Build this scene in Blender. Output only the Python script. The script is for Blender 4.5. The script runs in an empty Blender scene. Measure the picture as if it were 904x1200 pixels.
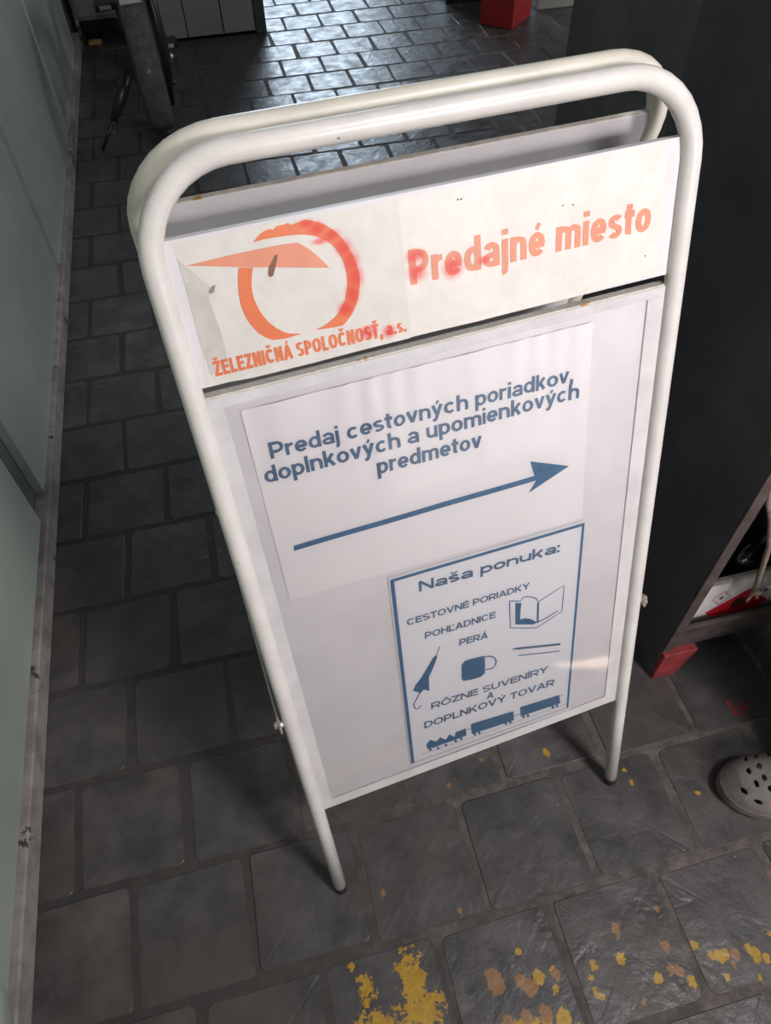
import bpy, bmesh, math, random
from mathutils import Vector, Matrix
random.seed(7)
sc = bpy.context.scene
COL = sc.collection
# ------------------------------------------------------------------ camera
F_PX, YAW, PITCH, ROLL, H = 844.497, 0.21547, 0.89917, 0.03023, 1.5
_f = Vector((math.sin(YAW)*math.cos(PITCH), math.cos(YAW)*math.cos(PITCH), -math.sin(PITCH)))
_r = Vector((math.cos(YAW), -math.sin(YAW), 0)); _d = _f.cross(_r)
RX = math.cos(ROLL)*_r + math.sin(ROLL)*_d
DN = -math.sin(ROLL)*_r + math.cos(ROLL)*_d
CAM = Vector((0, 0, H))
cd = bpy.data.cameras.new('camera'); cam = bpy.data.objects.new('camera', cd); COL.objects.link(cam)
cd.sensor_fit = 'VERTICAL'; cd.sensor_height = 36; cd.lens = F_PX*36/1200; cd.clip_start = .02
cam.matrix_world = Matrix(((RX.x, -DN.x, -_f.x, 0), (RX.y, -DN.y, -_f.y, 0), (RX.z, -DN.z, -_f.z, H), (0, 0, 0, 1)))
sc.camera = cam
# ------------------------------------------------------------------ world, exposure, lights
sc.view_settings.view_transform = 'Standard'; sc.view_settings.look = 'None'
sc.view_settings.gamma = 1; sc.view_settings.use_curve_mapping = False
sc.view_settings.exposure = 0.14
w = bpy.data.worlds.new('world'); sc.world = w; w.use_nodes = True
w.node_tree.nodes['Background'].inputs[0].default_value = (.55, .65, .8, 1)
w.node_tree.nodes['Background'].inputs[1].default_value = 0.3
def area(name, loc, target, sx, sy, power, color, spread=180):
    l = bpy.data.lights.new(name, 'AREA'); l.shape = 'RECTANGLE'; l.size = sx; l.size_y = sy
    l.energy = power; l.color = color; l.spread = math.radians(spread)
    o = bpy.data.objects.new(name, l); COL.objects.link(o); o.location = loc
    o.rotation_euler = (Vector(target)-Vector(loc)).to_track_quat('-Z', 'Y').to_euler(); return o
area('doorway_daylight', (1.25, -1.46, 1.6), (.55, .6, .98), .36, .6, 10.5, (1, .915, .905), 84)
area('far_window_daylight', (1.05, 8.85, 1.95), (1.05, 0, 1.4), 1.9, 1.9, 80, (.68, .84, 1))
area('ceiling_lamp_light', (1.35, -.75, 3.0), (.5, .3, .6), .4, .6, 35, (1, .975, .985))
area('side_window_daylight', (4.3, 3.1, 1.9), (0, 3.1, .6), 1.7, 1.4, 28, (.93, .97, 1))  # unseen fill source, added to brighten the left partition and far floor
sp = bpy.data.lights.new('floor_sun_streak', 'SPOT'); sp.energy = 13000; sp.color = (1, .84, .68)   # thin blade of sun through the door gap
sp.spot_size = math.radians(10.5); sp.spot_blend = .3; sp.shadow_soft_size = .004
so = bpy.data.objects.new('floor_sun_streak', sp); COL.objects.link(so)
_s, _t = Vector((.9, -1.44, 1.9)), Vector((.86, .078, 0)); _z = (_s-_t).normalized(); _x = Vector((.46, .295, 0)); _x = (_x-_z*_x.dot(_z)).normalized(); _y = _z.cross(_x)*.10
so.matrix_world = Matrix(((_x.x, _y.x, _z.x, _s.x), (_x.y, _y.y, _z.y, _s.y), (_x.z, _y.z, _z.z, _s.z), (0, 0, 0, 1)))

# ------------------------------------------------------------------ node helpers
def mat(name):
    m = bpy.data.materials.new(name); m.use_nodes = True
    nt = m.node_tree; return m, nt, nt.nodes['Principled BSDF']
class G:
    def __init__(s, nt): s.nt = nt
    def n(s, t, **kw):
        x = s.nt.nodes.new(t)
        for k, v in kw.items(): setattr(x, k, v)
        return x
    def put(s, sock, v):
        if hasattr(v, 'is_output') or isinstance(v, bpy.types.NodeSocket): s.nt.links.new(v, sock)
        elif v is not None: sock.default_value = v
    def math(s, op, a, b=None, c=None, clamp=False):
        x = s.n('ShaderNodeMath', operation=op, use_clamp=clamp); s.put(x.inputs[0], a); s.put(x.inputs[1], b)
        if c is not None: s.put(x.inputs[2], c)
        return x.outputs[0]
    def vec(s, op, a, b=None):
        x = s.n('ShaderNodeVectorMath', operation=op); s.put(x.inputs[0], a); s.put(x.inputs[1], b)
        return x.outputs['Value'] if op in ('LENGTH', 'DISTANCE', 'DOT_PRODUCT') else x.outputs[0]
    def noise(s, v, scale, detail=4, rough=.6, col=False, dist=0):
        x = s.n('ShaderNodeTexNoise'); s.put(x.inputs['Vector'], v); x.inputs['Scale'].default_value = scale
        x.inputs['Detail'].default_value = detail; x.inputs['Roughness'].default_value = rough
        x.inputs['Distortion'].default_value = dist
        return x.outputs['Color' if col else 'Fac']
    def ramp(s, f, lo, hi, a=0., b=1.):
        x = s.n('ShaderNodeMapRange', interpolation_type='SMOOTHSTEP'); s.put(x.inputs[0], f)
        x.inputs[1].default_value = lo; x.inputs[2].default_value = hi; x.inputs[3].default_value = a; x.inputs[4].default_value = b
        return x.outputs[0]
    def mix(s, f, a, b):
        x = s.n('ShaderNodeMix', data_type='RGBA'); s.put(x.inputs[0], f)
        for i, v in ((6, a), (7, b)):
            if isinstance(v, tuple): v = (v+(1,))[:4]
            s.put(x.inputs[i], v)
        return x.outputs[2]
    def bump(s, h, strength, dist=.002):
        x = s.n('ShaderNodeBump'); x.inputs['Strength'].default_value = strength; x.inputs['Distance'].default_value = dist
        s.put(x.inputs['Height'], h); return x.outputs[0]
    def pos(s): return s.n('ShaderNodeNewGeometry').outputs['Position']
    def obj(s): return s.n('ShaderNodeTexCoord').outputs['Object']
def plain(name, c, rough=.5, metal=0, var=.12, nscale=30, chips=None, chip_amt=.68, chip_scale=40, bump=.15, spec=.5):
    m, nt, b = mat(name); g = G(nt); o = g.pos()
    n1 = g.noise(o, nscale, 5, .65)
    col = g.mix(g.ramp(n1, .3, .7), tuple(x*(1-var) for x in c), tuple(min(1, x*(1+var)) for x in c))
    if chips:
        n2 = g.noise(o, chip_scale, 6, .7); f = g.ramp(n2, chip_amt, chip_amt+.02)
        col = g.mix(f, col, chips)
    nt.links.new(col, b.inputs['Base Color'])
    b.inputs['Roughness'].default_value = rough; b.inputs['Metallic'].default_value = metal
    b.inputs['Specular IOR Level'].default_value = spec
    if bump: nt.links.new(g.bump(n1, bump, .001), b.inputs['Normal'])
    return m
M = {}
M['tube'] = plain('white_enamel', (.76, .73, .70), .3, var=.06, nscale=18, chips=(.3, .26, .22), chip_amt=.69, chip_scale=75)
M['tube_back'] = plain('cream_enamel', (.72, .69, .6), .35, var=.08, nscale=18, chips=(.3, .22, .13), chip_amt=.72, chip_scale=50)
M['board'] = plain('white_painted_sheet', (.73, .71, .725), .4, var=.04, nscale=12)
M['rim'] = plain('grey_white_sheet_edge', (.65, .63, .64), .45, var=.08, nscale=20)
M['rust'] = plain('rusty_edge', (.62, .5, .35), .7, var=.3, nscale=80, chips=(.35, .17, .05), chip_amt=.58, chip_scale=45)
M['rust_lip'] = plain('rust_spotted_lip', (.6, .56, .5), .6, var=.15, nscale=60, chips=(.42, .22, .06), chip_amt=.62, chip_scale=34)
M['paper'] = plain('poster_paper', (.80, .775, .79), .5, var=.02, nscale=6, bump=.1)
M['paper2'] = plain('lower_poster_paper', (.77, .77, .80), .45, var=.02, nscale=6, bump=.05)
M['blue'] = plain('blue_ink', (.075, .165, .29), .5, var=.1, nscale=60, bump=0)
M['blue_soft'] = plain('faded_blue_ink', (.10, .17, .27), .5, var=.15, nscale=60, bump=0)
M['cap'] = plain('black_rubber', (.02, .02, .022), .6)
M['zinc'] = plain('zinc_plate', (.6, .58, .52), .35, metal=.6)
M['black'] = plain('black_lacquered_board', (.075, .073, .085), .45, var=.2, nscale=9, bump=.2)
M['black2'] = plain('worn_black_board', (.10, .103, .10), .45, var=.25, nscale=6, chips=(.2, .2, .18), chip_amt=.76, chip_scale=9)
M['edgewood'] = plain('scuffed_wood_edge', (.085, .066, .062), .6, var=.45, nscale=25, bump=.3)
M['red'] = plain('red_paint', (.55, .035, .04), .45, var=.12, nscale=20)
M['reddull'] = plain('scuffed_red_paint', (.33, .045, .05), .5, var=.3, nscale=25)
M['chrome'] = plain('chrome', (.75, .75, .77), .18, metal=1, var=.03, bump=0)
M['rubber'] = plain('dusty_tyre_rubber', (.075, .075, .07), .85, var=.3, nscale=30, chips=(.3, .29, .26), chip_amt=.66, chip_scale=45)
M['bikeblack'] = plain('black_bicycle_metal', (.018, .018, .02), .35, var=.3)
M['fender'] = plain('pale_grey_fender', (.42, .42, .40), .4)
M['clog'] = plain('grey_foam', (.17, .152, .14), .7, var=.15, nscale=40, bump=.2)
M['clogsole'] = plain('grey_foam_sole', (.16, .14, .13), .75, var=.15, nscale=60, bump=.3)
M['cloth'] = plain('dark_trouser_cloth', (.02, .02, .022), .9)
M['shirt'] = plain('dark_grey_shirt_cloth', (.05, .05, .055), .9)
M['skin'] = plain('skin', (.5, .33, .25), .55)
M['hair'] = plain('dark_hair', (.03, .02, .015), .7)
M['wallpaint'] = plain('pale_grey_green_enamel', (.40, .45, .40), .32, var=.1, nscale=2.2, chips=(.12, .12, .11), chip_amt=.76, chip_scale=22, bump=.08)
M['wallframe'] = plain('dark_groove_metal', (.13, .15, .135), .5, var=.2, nscale=6)
M['skirting'] = plain('dusty_pinkish_skirting', (.31, .28, .265), .7, var=.3, nscale=14, chips=(.06, .055, .05), chip_amt=.62, chip_scale=12, bump=.4)
M['cabinet'] = plain('grey_green_cabinet_enamel', (.38, .40, .36), .45, var=.08, nscale=6, chips=(.03, .025, .02), chip_amt=.66, chip_scale=11)
M['cabdark'] = plain('dark_grey_post', (.10, .105, .10), .5, var=.15)
M['wallroom'] = plain('plaster', (.2, .2, .19), .9, var=.1, nscale=3)
M['ceiling'] = plain('ceiling_plaster', (.42, .42, .41), .9, var=.05, nscale=3)
M['ochre'] = plain('ochre_rag', (.55, .3, .1), .8)
M['twine'] = plain('twine', (.28, .22, .17), .9, var=.4, nscale=200)
M['label'] = plain('label_white', (.7, .68, .68), .35, var=.05)
M['labelred'] = plain('label_red', (.62, .015, .03), .35, var=.06)
M['labelink'] = plain('label_ink', (.05, .02, .02), .4)
M['pinkink'] = plain('thin_red_ink', (.45, .15, .15), .4)

def tile_material():
    m, nt, b = mat('dark_worn_stone'); g = G(nt); P = g.pos()
    rnd = g.n('ShaderNodeObjectInfo').outputs['Random']
    n1 = g.noise(P, 9, 6, .65); n2 = g.noise(P, 60, 6, .7); n3 = g.noise(P, 3.3, 3, .5)
    col = g.mix(g.ramp(n1, .3, .72), (.046, .043, .045), (.132, .118, .114))
    col = g.mix(g.math('MULTIPLY', g.ramp(n3, .4, .65), .55), col, (.082, .066, .052))
    col = g.mix(g.math('MULTIPLY', rnd, .4), col, (.066, .063, .067))
    col = g.mix(g.math('MULTIPLY', g.ramp(n2, .66, .78), .45), col, (.25, .235, .22))
    # worn yellow and red paint left on the stone: explicit patches, broken by noise
    jit = g.vec('SCALE', g.noise(P, 85, 5, .75, col=True)); nt.nodes[-1].inputs['Scale'].default_value = .026
    PJ = g.vec('SUBTRACT', g.vec('ADD', P, jit), (.013, .013, .013))
    def blobs(lst):
        acc = None
        for x, y, rx, ry in lst:
            d = g.vec('LENGTH', g.vec('MULTIPLY', g.vec('SUBTRACT', PJ, (x, y, 0)), (1/rx, 1/ry, .1)))
            acc = d if acc is None else g.math('MINIMUM', acc, d)
        return acc
    y1 = blobs(YEL); y2 = blobs(ORA); rd = blobs(REDS)
    big = blobs(BIG)
    frag = g.ramp(g.math('ADD', g.noise(P, 55, 6, .75), g.math('MULTIPLY', big, -.22)), .33, .345)
    fb = g.math('MULTIPLY', frag, g.math('LESS_THAN', big, 1.0))
    yc = g.mix(g.ramp(n2, .35, .65), (.40, .22, .022), (.50, .30, .035))
    col = g.mix(g.math('MAXIMUM', fb, g.ramp(y1, .92, .99, 1, 0)), col, yc)
    col = g.mix(g.ramp(y2, .9, .99, .9, 0), col, (.30, .15, .06))
    col = g.mix(g.ramp(rd, .85, 1, .85, 0), col, (.33, .045, .035))
    vo = g.n('ShaderNodeTexVoronoi'); vo.inputs['Scale'].default_value = 34; nt.links.new(P, vo.inputs['Vector'])
    cs = g.n('ShaderNodeSeparateColor'); nt.links.new(vo.outputs['Color'], cs.inputs[0])
    grit = g.math('MULTIPLY', g.ramp(vo.outputs['Distance'], .035, .06, 1, 0), g.math('GREATER_THAN', cs.outputs[0], .86))
    col = g.mix(g.math('MULTIPLY', grit, .8), col, (.42, .38, .33))
    nt.links.new(col, b.inputs['Base Color'])
    rg = g.ramp(g.noise(P, 13, 5, .7), .3, .72, .27, .52)
    nt.links.new(rg, b.inputs['Roughness']); b.inputs['Specular IOR Level'].default_value = .5
    h = g.math('ADD', g.math('MULTIPLY', g.noise(P, 17, 3, .5, dist=1.2), 1.1), g.math('ADD', g.math('MULTIPLY', n1, 1.2), g.math('MULTIPLY', n2, .3)))
    nt.links.new(g.bump(h, .42, .005), b.inputs['Normal'])
    return m
def mortar_material():
    m, nt, b = mat('brown_mortar'); g = G(nt); P = g.pos()
    n1 = g.noise(P, 24, 6, .7); n2 = g.noise(P, 4, 3)
    col = g.mix(g.ramp(n1, .35, .7), (.07, .06, .055), (.19, .155, .135))
    col = g.mix(g.math('MULTIPLY', g.ramp(n2, .4, .7), .6), col, (.07, .066, .066))
    sx = g.n('ShaderNodeSeparateXYZ'); nt.links.new(P, sx.inputs[0])     # joint colour gets darker towards the partition
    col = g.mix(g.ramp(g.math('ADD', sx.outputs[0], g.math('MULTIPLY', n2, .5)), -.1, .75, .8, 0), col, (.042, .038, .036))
    nt.links.new(col, b.inputs['Base Color']); b.inputs['Roughness'].default_value = .85
    nt.links.new(g.bump(n1, .8, .004), b.inputs['Normal']); return m

# ------------------------------------------------------------------ object helpers
def tag(o, label=None, cat=None, group=None, kind=None):
    if label: o['label'] = label
    if cat: o['category'] = cat
    if group: o['group'] = group
    if kind: o['kind'] = kind
    return o
def empty(name, loc, rz=0):
    o = bpy.data.objects.new(name, None); COL.objects.link(o); o.location = loc; o.rotation_euler = (0, 0, rz)
    o.empty_display_size = .1; return o
def wm(o):
    m = Matrix.LocRotScale(o.location, o.rotation_euler, o.scale)
    return wm(o.parent) @ m if o.parent else m
def obj(name, bm, material, parent=None, smooth=False):
    """world-space bmesh -> one mesh object, vertices stored relative to its parent"""
    if parent is not None: bm.transform(wm(parent).inverted())
    me = bpy.data.meshes.new(name); bm.to_mesh(me); bm.free()
    mats = material if isinstance(material, (list, tuple)) else [material]
    for x in mats: me.materials.append(x)
    if smooth:
        for p in me.polygons: p.use_smooth = True
    o = bpy.data.objects.new(name, me); COL.objects.link(o); o.parent = parent
    return o
def box(bm, a, b, frame=None, mi=0):
    """axis box a..b, or in frame (origin, e1, e2, e3)"""
    vs = []
    for z in (a[2], b[2]):
        for y in (a[1], b[1]):
            for x in (a[0], b[0]):
                p = Vector((x, y, z))
                if frame: p = frame[0]+frame[1]*x+frame[2]*y+frame[3]*z
                vs.append(bm.verts.new(p))
    for f in ((0, 2, 3, 1), (4, 5, 7, 6), (0, 1, 5, 4), (2, 6, 7, 3), (0, 4, 6, 2), (1, 3, 7, 5)):
        bm.faces.new([vs[i] for i in f]).material_index = mi
    return vs
def bev(bm, w=.003, seg=2):
    bmesh.ops.recalc_face_normals(bm, faces=bm.faces)
    bmesh.ops.bevel(bm, geom=list(bm.edges), offset=w, segments=seg, affect='EDGES', profile=.5)
def boxobj(name, a, b, m, parent=None, bw=.002, frame=None):
    bm = bmesh.new(); box(bm, a, b, frame)
    if bw: bev(bm, bw)
    else: bmesh.ops.recalc_face_normals(bm, faces=bm.faces)
    return obj(name, bm, m, parent)
def tube(bm, pts, r, n=14, cap=True, closed=False):
    pts = [Vector(p) for p in pts]; rs = r if isinstance(r, (list, tuple)) else [r]*len(pts)
    N = len(pts); rings = []
    t0 = (pts[1]-pts[0]).normalized(); up = Vector((0, 0, 1)) if abs(t0.z) < .9 else Vector((1, 0, 0))
    u = t0.cross(up).normalized()
    for i in range(N):
        if closed: t = (pts[(i+1) % N]-pts[i-1]).normalized()
        else: t = (pts[min(i+1, N-1)]-pts[max(i-1, 0)]).normalized()
        u = (u-t*u.dot(t)).normalized(); v = t.cross(u)
        rings.append([bm.verts.new(pts[i]+(u*math.cos(2*math.pi*k/n)+v*math.sin(2*math.pi*k/n))*rs[i]) for k in range(n)])
    for i in range(N if closed else N-1):
        a, b2 = rings[i], rings[(i+1) % N]
        for k in range(n): bm.faces.new((a[k], a[(k+1) % n], b2[(k+1) % n], b2[k]))
    if cap and not closed: bm.faces.new(rings[0][::-1]); bm.faces.new(rings[-1])
def tubeobj(name, pts, r, m, parent=None, n=14, closed=False):
    bm = bmesh.new(); tube(bm, pts, r, n, closed=closed); bmesh.ops.recalc_face_normals(bm, faces=bm.faces)
    return obj(name, bm, m, parent, smooth=True)

# ================================================================== FLOOR
TX, TY, X0, Y0 = .14212*H, .14349*H, -.20899*H, .13172*H
def gpt(u, v):      # where the line of sight through a photo point meets the floor (used to survey marks once)
    d = RX*((u-452)/F_PX)+DN*((v-600)/F_PX)+_f; t = -H/d.z; return CAM+d*t
def marks(l, pxr=1.0):
    out = []
    for u, v, r in l:
        p = gpt(u, v); out.append((round(p.x, 4), round(p.y, 4), max(.0045, r*.0017), max(.004, r*.0020)))
    return out
YEL = marks([(484, 1108, 0), (728, 1124, 5), (696, 1131, 4), (693, 1146, 3), (772, 1147, 5), (812, 1150, 5), (814, 1108, 4), (836, 1122, 4),
             (843, 1121, 5), (850, 1119, 5), (878, 1112, 5), (886, 1116, 5), (888, 1124, 4), (898, 1123, 4), (853, 1146, 3), (891, 1145, 3), (902, 1094, 2),
             (700, 1165, 3), (706, 1168, 3), (632, 1146, 6), (652, 1160, 4), (661, 1194, 8), (642, 1196, 5), (412, 1133, 4), (698, 1160, 3),
             (739, 916, 3), (733, 903, 2), (818, 929, 2.2), (640, 881, 4), (642, 884, 3), (608, 1116, 3), (648, 1135, 3)])
ORA = marks([(652, 1141, 5), (578, 1146, 8), (583, 1154, 9), (612, 1150, 6), (622, 1156, 8), (640, 1188, 7), (618, 1192, 6), (596, 1197, 5), (780, 1108, 5),
             (782, 1066, 3), (771, 1065, 3), (788, 1136, 5), (797, 1138, 5), (862, 1118, 5), (860, 1130, 3), (756, 1174, 3), (722, 1088, 5), (725, 1096, 3),
             (250, 648, 4), (242, 652, 3), (238, 653, 2), (258, 645, 3), (449, 1046, 3), (539, 1067, 3), (565, 890, 1.5), (527, 921, 2)])
REDS = marks([(855, 823, 3.5), (857, 829, 3.5), (860, 835, 3.5), (864, 829, 3), (869, 836, 3), (872, 830, 3.5), (870, 824, 3)], 1)
BIG = [(*gpt(484, 1150)[:2], .032, .06), (*gpt(495, 1185)[:2], .045, .045), (*gpt(430, 1160)[:2], .018, .03), (*gpt(440, 1205)[:2], .05, .03),
       (*gpt(612, 1215)[:2], .07, .03), (*gpt(560, 1250)[:2], .2, .05)]
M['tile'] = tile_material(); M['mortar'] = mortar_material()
XL, XR, YB, YF = -.60, 4.4, -1.5, 9.0
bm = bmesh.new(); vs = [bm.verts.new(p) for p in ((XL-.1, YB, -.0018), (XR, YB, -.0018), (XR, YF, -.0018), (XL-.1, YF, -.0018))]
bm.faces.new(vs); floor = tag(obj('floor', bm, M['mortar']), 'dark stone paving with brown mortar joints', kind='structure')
def tile_bm(bm, cx, cy, wx, wy, z, rc, seed, inset=.003, flat=False):
    rr = random.Random(seed); ring = []
    for qx, qy, a0 in ((1, 1, 0), (-1, 1, 90), (-1, -1, 180), (1, -1, 270)):
        jx, jy = rr.uniform(-.0035, .0035), rr.uniform(-.0035, .0035); r = rc*rr.uniform(.6, 1.5)
        for k in (0, 1, 2, 3):
            a = math.radians(a0+30*k)
            ring.append((qx*(wx/2-r)+jx+r*math.cos(a), qy*(wy/2-r)+jy+r*math.sin(a)))
    lo = [bm.verts.new((cx+x, cy+y, -.006)) for x, y in ring]
    mid = [bm.verts.new((cx+x*.992, cy+y*.992, z-.0025)) for x, y in ring]
    hi = [bm.verts.new((cx+x*(1-2*inset/wx), cy+y*(1-2*inset/wy), z+rr.uniform(-.0004, .0004))) for x, y in ring]
    n = len(ring)
    if not flat:
        for a, b in ((lo, mid), (mid, hi)):
            for i in range(n): bm.faces.new((a[i], a[(i+1) % n], b[(i+1) % n], b[i]))
    c = bm.verts.new((cx, cy, z+.0006))
    for i in range(n): bm.faces.new((hi[i], hi[(i+1) % n], c))
variants = []
for s in range(6):
    bm = bmesh.new(); tile_bm(bm, 0, 0, TX-.011-.002*(s % 3), TY-.011-.002*(s % 2), 0, .012, s)
    me = bpy.data.meshes.new('floor_tile'); bm.to_mesh(me); bm.free(); me.materials.append(M['tile'])
    variants.append(me)
cells = []
for k in range(-9, 41):
    for n in range(-3, 22):
        off = .5 if k % 2 == 0 else 0.
        x = X0+(n+off+.5)*TX; y = Y0+(k+.5)*TY
        if x+TX/2 < XL+.0 or x > XR-.05: continue
        d = Vector((x, y, 0))-CAM; z = d.dot(_f); vis = False; size = 0
        if z > .2:
            u = 452+F_PX*d.dot(RX)/z; v = 600+F_PX*d.dot(DN)/z
            vis = -90 < u < 994 and -25 < v < 1300; size = 1/z
        cells.append((not vis, -size, x, y, k, n))
cells.sort()
rest = bmesh.new()
for i, (nv, s, x, y, k, n) in enumerate(cells):
    rr = random.Random(k*100+n); z = rr.uniform(-.001, .001)
    if not nv and i < 300:
        o = bpy.data.objects.new('floor_tile', variants[rr.randrange(6)]); COL.objects.link(o); o.parent = floor
        o.location = (x+rr.uniform(-.002, .002), y+rr.uniform(-.002, .002), z); o.rotation_euler = (rr.uniform(-.004, .004), rr.uniform(-.004, .004), rr.uniform(-.008, .008)+(math.pi if rr.random() < .5 else 0))
    else: tile_bm(rest, x, y, TX-.012, TY-.012, z, .012, k*31+n)
tag(obj('floor_tiles_beyond', rest, M['tile'], floor), 'smaller dark stone tiles at the far end and sides', kind='stuff')

# ================================================================== ROOM SHELL
def wall(name, a, b, m='wallroom', label=None):
    return tag(boxobj(name, a, b, M[m], None, 0), label, kind='structure')
wall_left = wall('wall_left', (XL-.16, YB, 0), (XL-.035, 4.86, 3.2), 'wallframe', 'grey-green panelled partition along the left side')
# flush painted panels, 1.07 m pitch, standing proud of the dark grooves
for ya, yb, zb in ((-1.48, -.86, .076), (-.81, .245, .076), (.262, 1.295, .076), (1.41, 2.44, .058), (2.51, 3.53, .058), (3.58, 4.62, .058)):
    bm = bmesh.new(); box(bm, (XL-.036, ya, zb), (XL-.008 if yb < 1.3 else XL-.012, yb, 2.6)); bev(bm, .002)
    obj('wall_panel', bm, M['wallpaint'], wall_left)
bm = bmesh.new(); random.seed(3)
box(bm, (XL-.036, YB, 0), (XL+.004, 4.84, .062)); bev(bm, .004)
tag(obj('baseboard_left', bm, M['skirting']), 'low dusty worn skirting strip under the left partition', kind='structure')
bm = bmesh.new(); cpt = [(.285, .10), (.27, .128), (.20, .132), (.13, .125), (.10, .07), (.14, .045), (.20, .04), (.245, .052), (.27, .07)]
lo = [bm.verts.new((XL-.009, y, z)) for y, z in cpt]; hi_ = [bm.verts.new((XL-.002, .19+(y-.19)*.86, .088+(z-.088)*.8)) for y, z in cpt]; c_ = bm.verts.new((XL+.0005, .19, .088))
for i in range(9): bm.faces.new((lo[i], lo[(i+1) % 9], hi_[(i+1) % 9], hi_[i])); bm.faces.new((hi_[i], hi_[(i+1) % 9], c_))
bmesh.ops.recalc_face_normals(bm, faces=bm.faces); tag(obj('filler_patch', bm, M['wallpaint'], wall_left, True), 'lumpy painted filler patch at the foot of the nearest panel')
wall('wall_far', (XL-.16, YF, 0), (XR, YF+.12, 3.2), label='far wall with the bright window')
wall('wall_back', (XL-.16, YB-.12, 0), (XR, YB, 3.2), label='wall behind the camera')
wall('wall_right', (XR, YB-.12, 0), (XR+.12, YF+.12, 3.2), label='wall on the right side')
wall('ceiling', (XL-.16, YB-.12, 3.2), (XR+.12, YF+.12, 3.3), 'ceiling', 'plain ceiling')
wall('wall_left_far', (XL-.16, 4.86, 0), (XL-.035, YF, 3.2), label='left wall beyond the cabinets')

# ================================================================== SIGN
SX, SY, SYAW, SW, LEAN = -.02667*H, .20301*H, .10887, .383*H, .27493
V1, V2, V3, V4, V5 = .1771*H, .68764*H, .69576*H, .79315*H, .83636*H
U = Vector((math.cos(SYAW), math.sin(SYAW), 0)); N0 = Vector((-math.sin(SYAW), math.cos(SYAW), 0)); Z = Vector((0, 0, 1))
V = N0*math.sin(LEAN)+Z*math.cos(LEAN); N = U.cross(V)       # N faces the reader
O = Vector((SX, SY, .0))
TR = .0117
def S(u, v, n=0): return O+U*u+V*v+N*n
def sp_(px, py, h=0):   # photo point -> (u, v) on the sign's front sheet
    d = RX*((px-452)/F_PX)+DN*((py-600)/F_PX)+_f; t = (O-CAM).dot(N)/d.dot(N); P = CAM+d*t-O
    return Vector((P.dot(U), P.dot(V)))
sign = empty('a_board_sign', O+U*SW/2+N0*.2, SYAW)
tag(sign, 'white tubular folding A-board sign with orange logo header and blue arrow posters', 'sign')
VB = -N0*math.sin(.2634)+Z*math.cos(.2634); NB = VB.cross(U)   # rear side, facing away
TB = S(0, V5)+N0*.0304+Z*.003
def B(u, v, n=0): return TB+U*u-VB*(V5-v)+NB*n
def frame_pts(fn, w, v0, top, rc):
    pts = [fn(0, v0+(top-rc-v0)*i/6) for i in range(7)]
    for k in range(1, 10): a = math.pi-math.pi/2*k/9; pts.append(fn(rc+rc*math.cos(a), top-rc+rc*math.sin(a)))
    pts += [fn(rc+(w-2*rc)*i/4, top) for i in range(1, 4)]
    for k in range(0, 10): a = math.pi/2-math.pi/2*k/9; pts.append(fn(w-rc+rc*math.cos(a), top-rc+rc*math.sin(a)))
    pts += [fn(w, top-rc-(top-rc-v0)*i/6) for i in range(1, 7)]
    return pts
RC = .088
obj_front = tubeobj('front_tube_frame', frame_pts(S, SW, .016, V5, RC), TR, M['tube'], sign, 18)
tag(tubeobj('rear_tube_frame', frame_pts(B, SW, .016, V5, RC), TR, M['tube_back'], sign, 18), 'yellowed white rear tube frame')
for fn in (S, B):
    for u in (0, SW):
        tag(tubeobj('foot_cap', [fn(u, .004), fn(u, .02), fn(u, .034 if 0 else .022)], [TR*.93, TR*1.1, TR*1.1], M['cap'], sign, 14), 'black rubber foot cap')
tm, tnt, tb_ = M['tube'], M['tube'].node_tree, M['tube'].node_tree.nodes['Principled BSDF']; g = G(tnt)
mp = g.vec('MULTIPLY', g.pos(), (14, 60, 60)); sc_ = g.noise(mp, 1.6, 6, .75); zn = g.noise(g.pos(), 5, 2)
src = tb_.inputs['Base Color'].links[0].from_socket
tnt.links.new(g.mix(g.math('MULTIPLY', g.ramp(sc_, .60, .66), g.ramp(zn, .5, .6, 0, .7)), src, (.42, .40, .38)), tb_.inputs['Base Color'])
FR = (O, U, V, N)
def sheet(name, u0, v0, u1, v1, n0, n1, m, parent, bw=.0008, frame=FR):
    return boxobj(name, (u0, v0, n0), (u1, v1, n1), m, parent, bw, frame)
PU0, PU1 = .0105, SW-.0105
header = sheet('header_panel', PU0, V3, PU1, V4, -.006, -.001, M['board'], sign)
main = sheet('main_panel', PU0, V1, PU1, V2, -.008, -.002, M['board'], sign)
# folded, rust-spotted edges
sheet('rusty_top_lip', PU0, V4-.0005, PU1, V4+.0012, -.012, -.0005, M['board'], header, 0)
sheet('top_lip', PU0, V2-.001, PU1, V2+.0012, -.014, -.001, M['rust_lip'], main, 0)
sheet('bottom_lip', PU0, V1-.002, PU1, V1+.001, -.012, -.0015, M['rust'], main, 0)
sheet('side_lip', PU0-.0015, V1, PU0+.0006, V2, -.010, -.0008, M['rust_lip'], main, 0)
sheet('side_lip', PU1-.0006, V1, PU1+.0015, V2, -.010, -.0008, M['rust_lip'], main, 0)
FB = (TB-VB*V5, U, VB, NB)
rh = sheet('rear_header_panel', PU0, V3, PU1, V4, -.004, .001, M['board'], sign, frame=FB)
sheet('rusty_top_lip', PU0, V4-.0005, PU1, V4+.0015, -.0035, .0012, M['rust_lip'], rh, 0, FB)
rm = sheet('rear_main_panel', PU0, V1, PU1, V2, -.004, .002, M['board'], sign, frame=FB)
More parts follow.
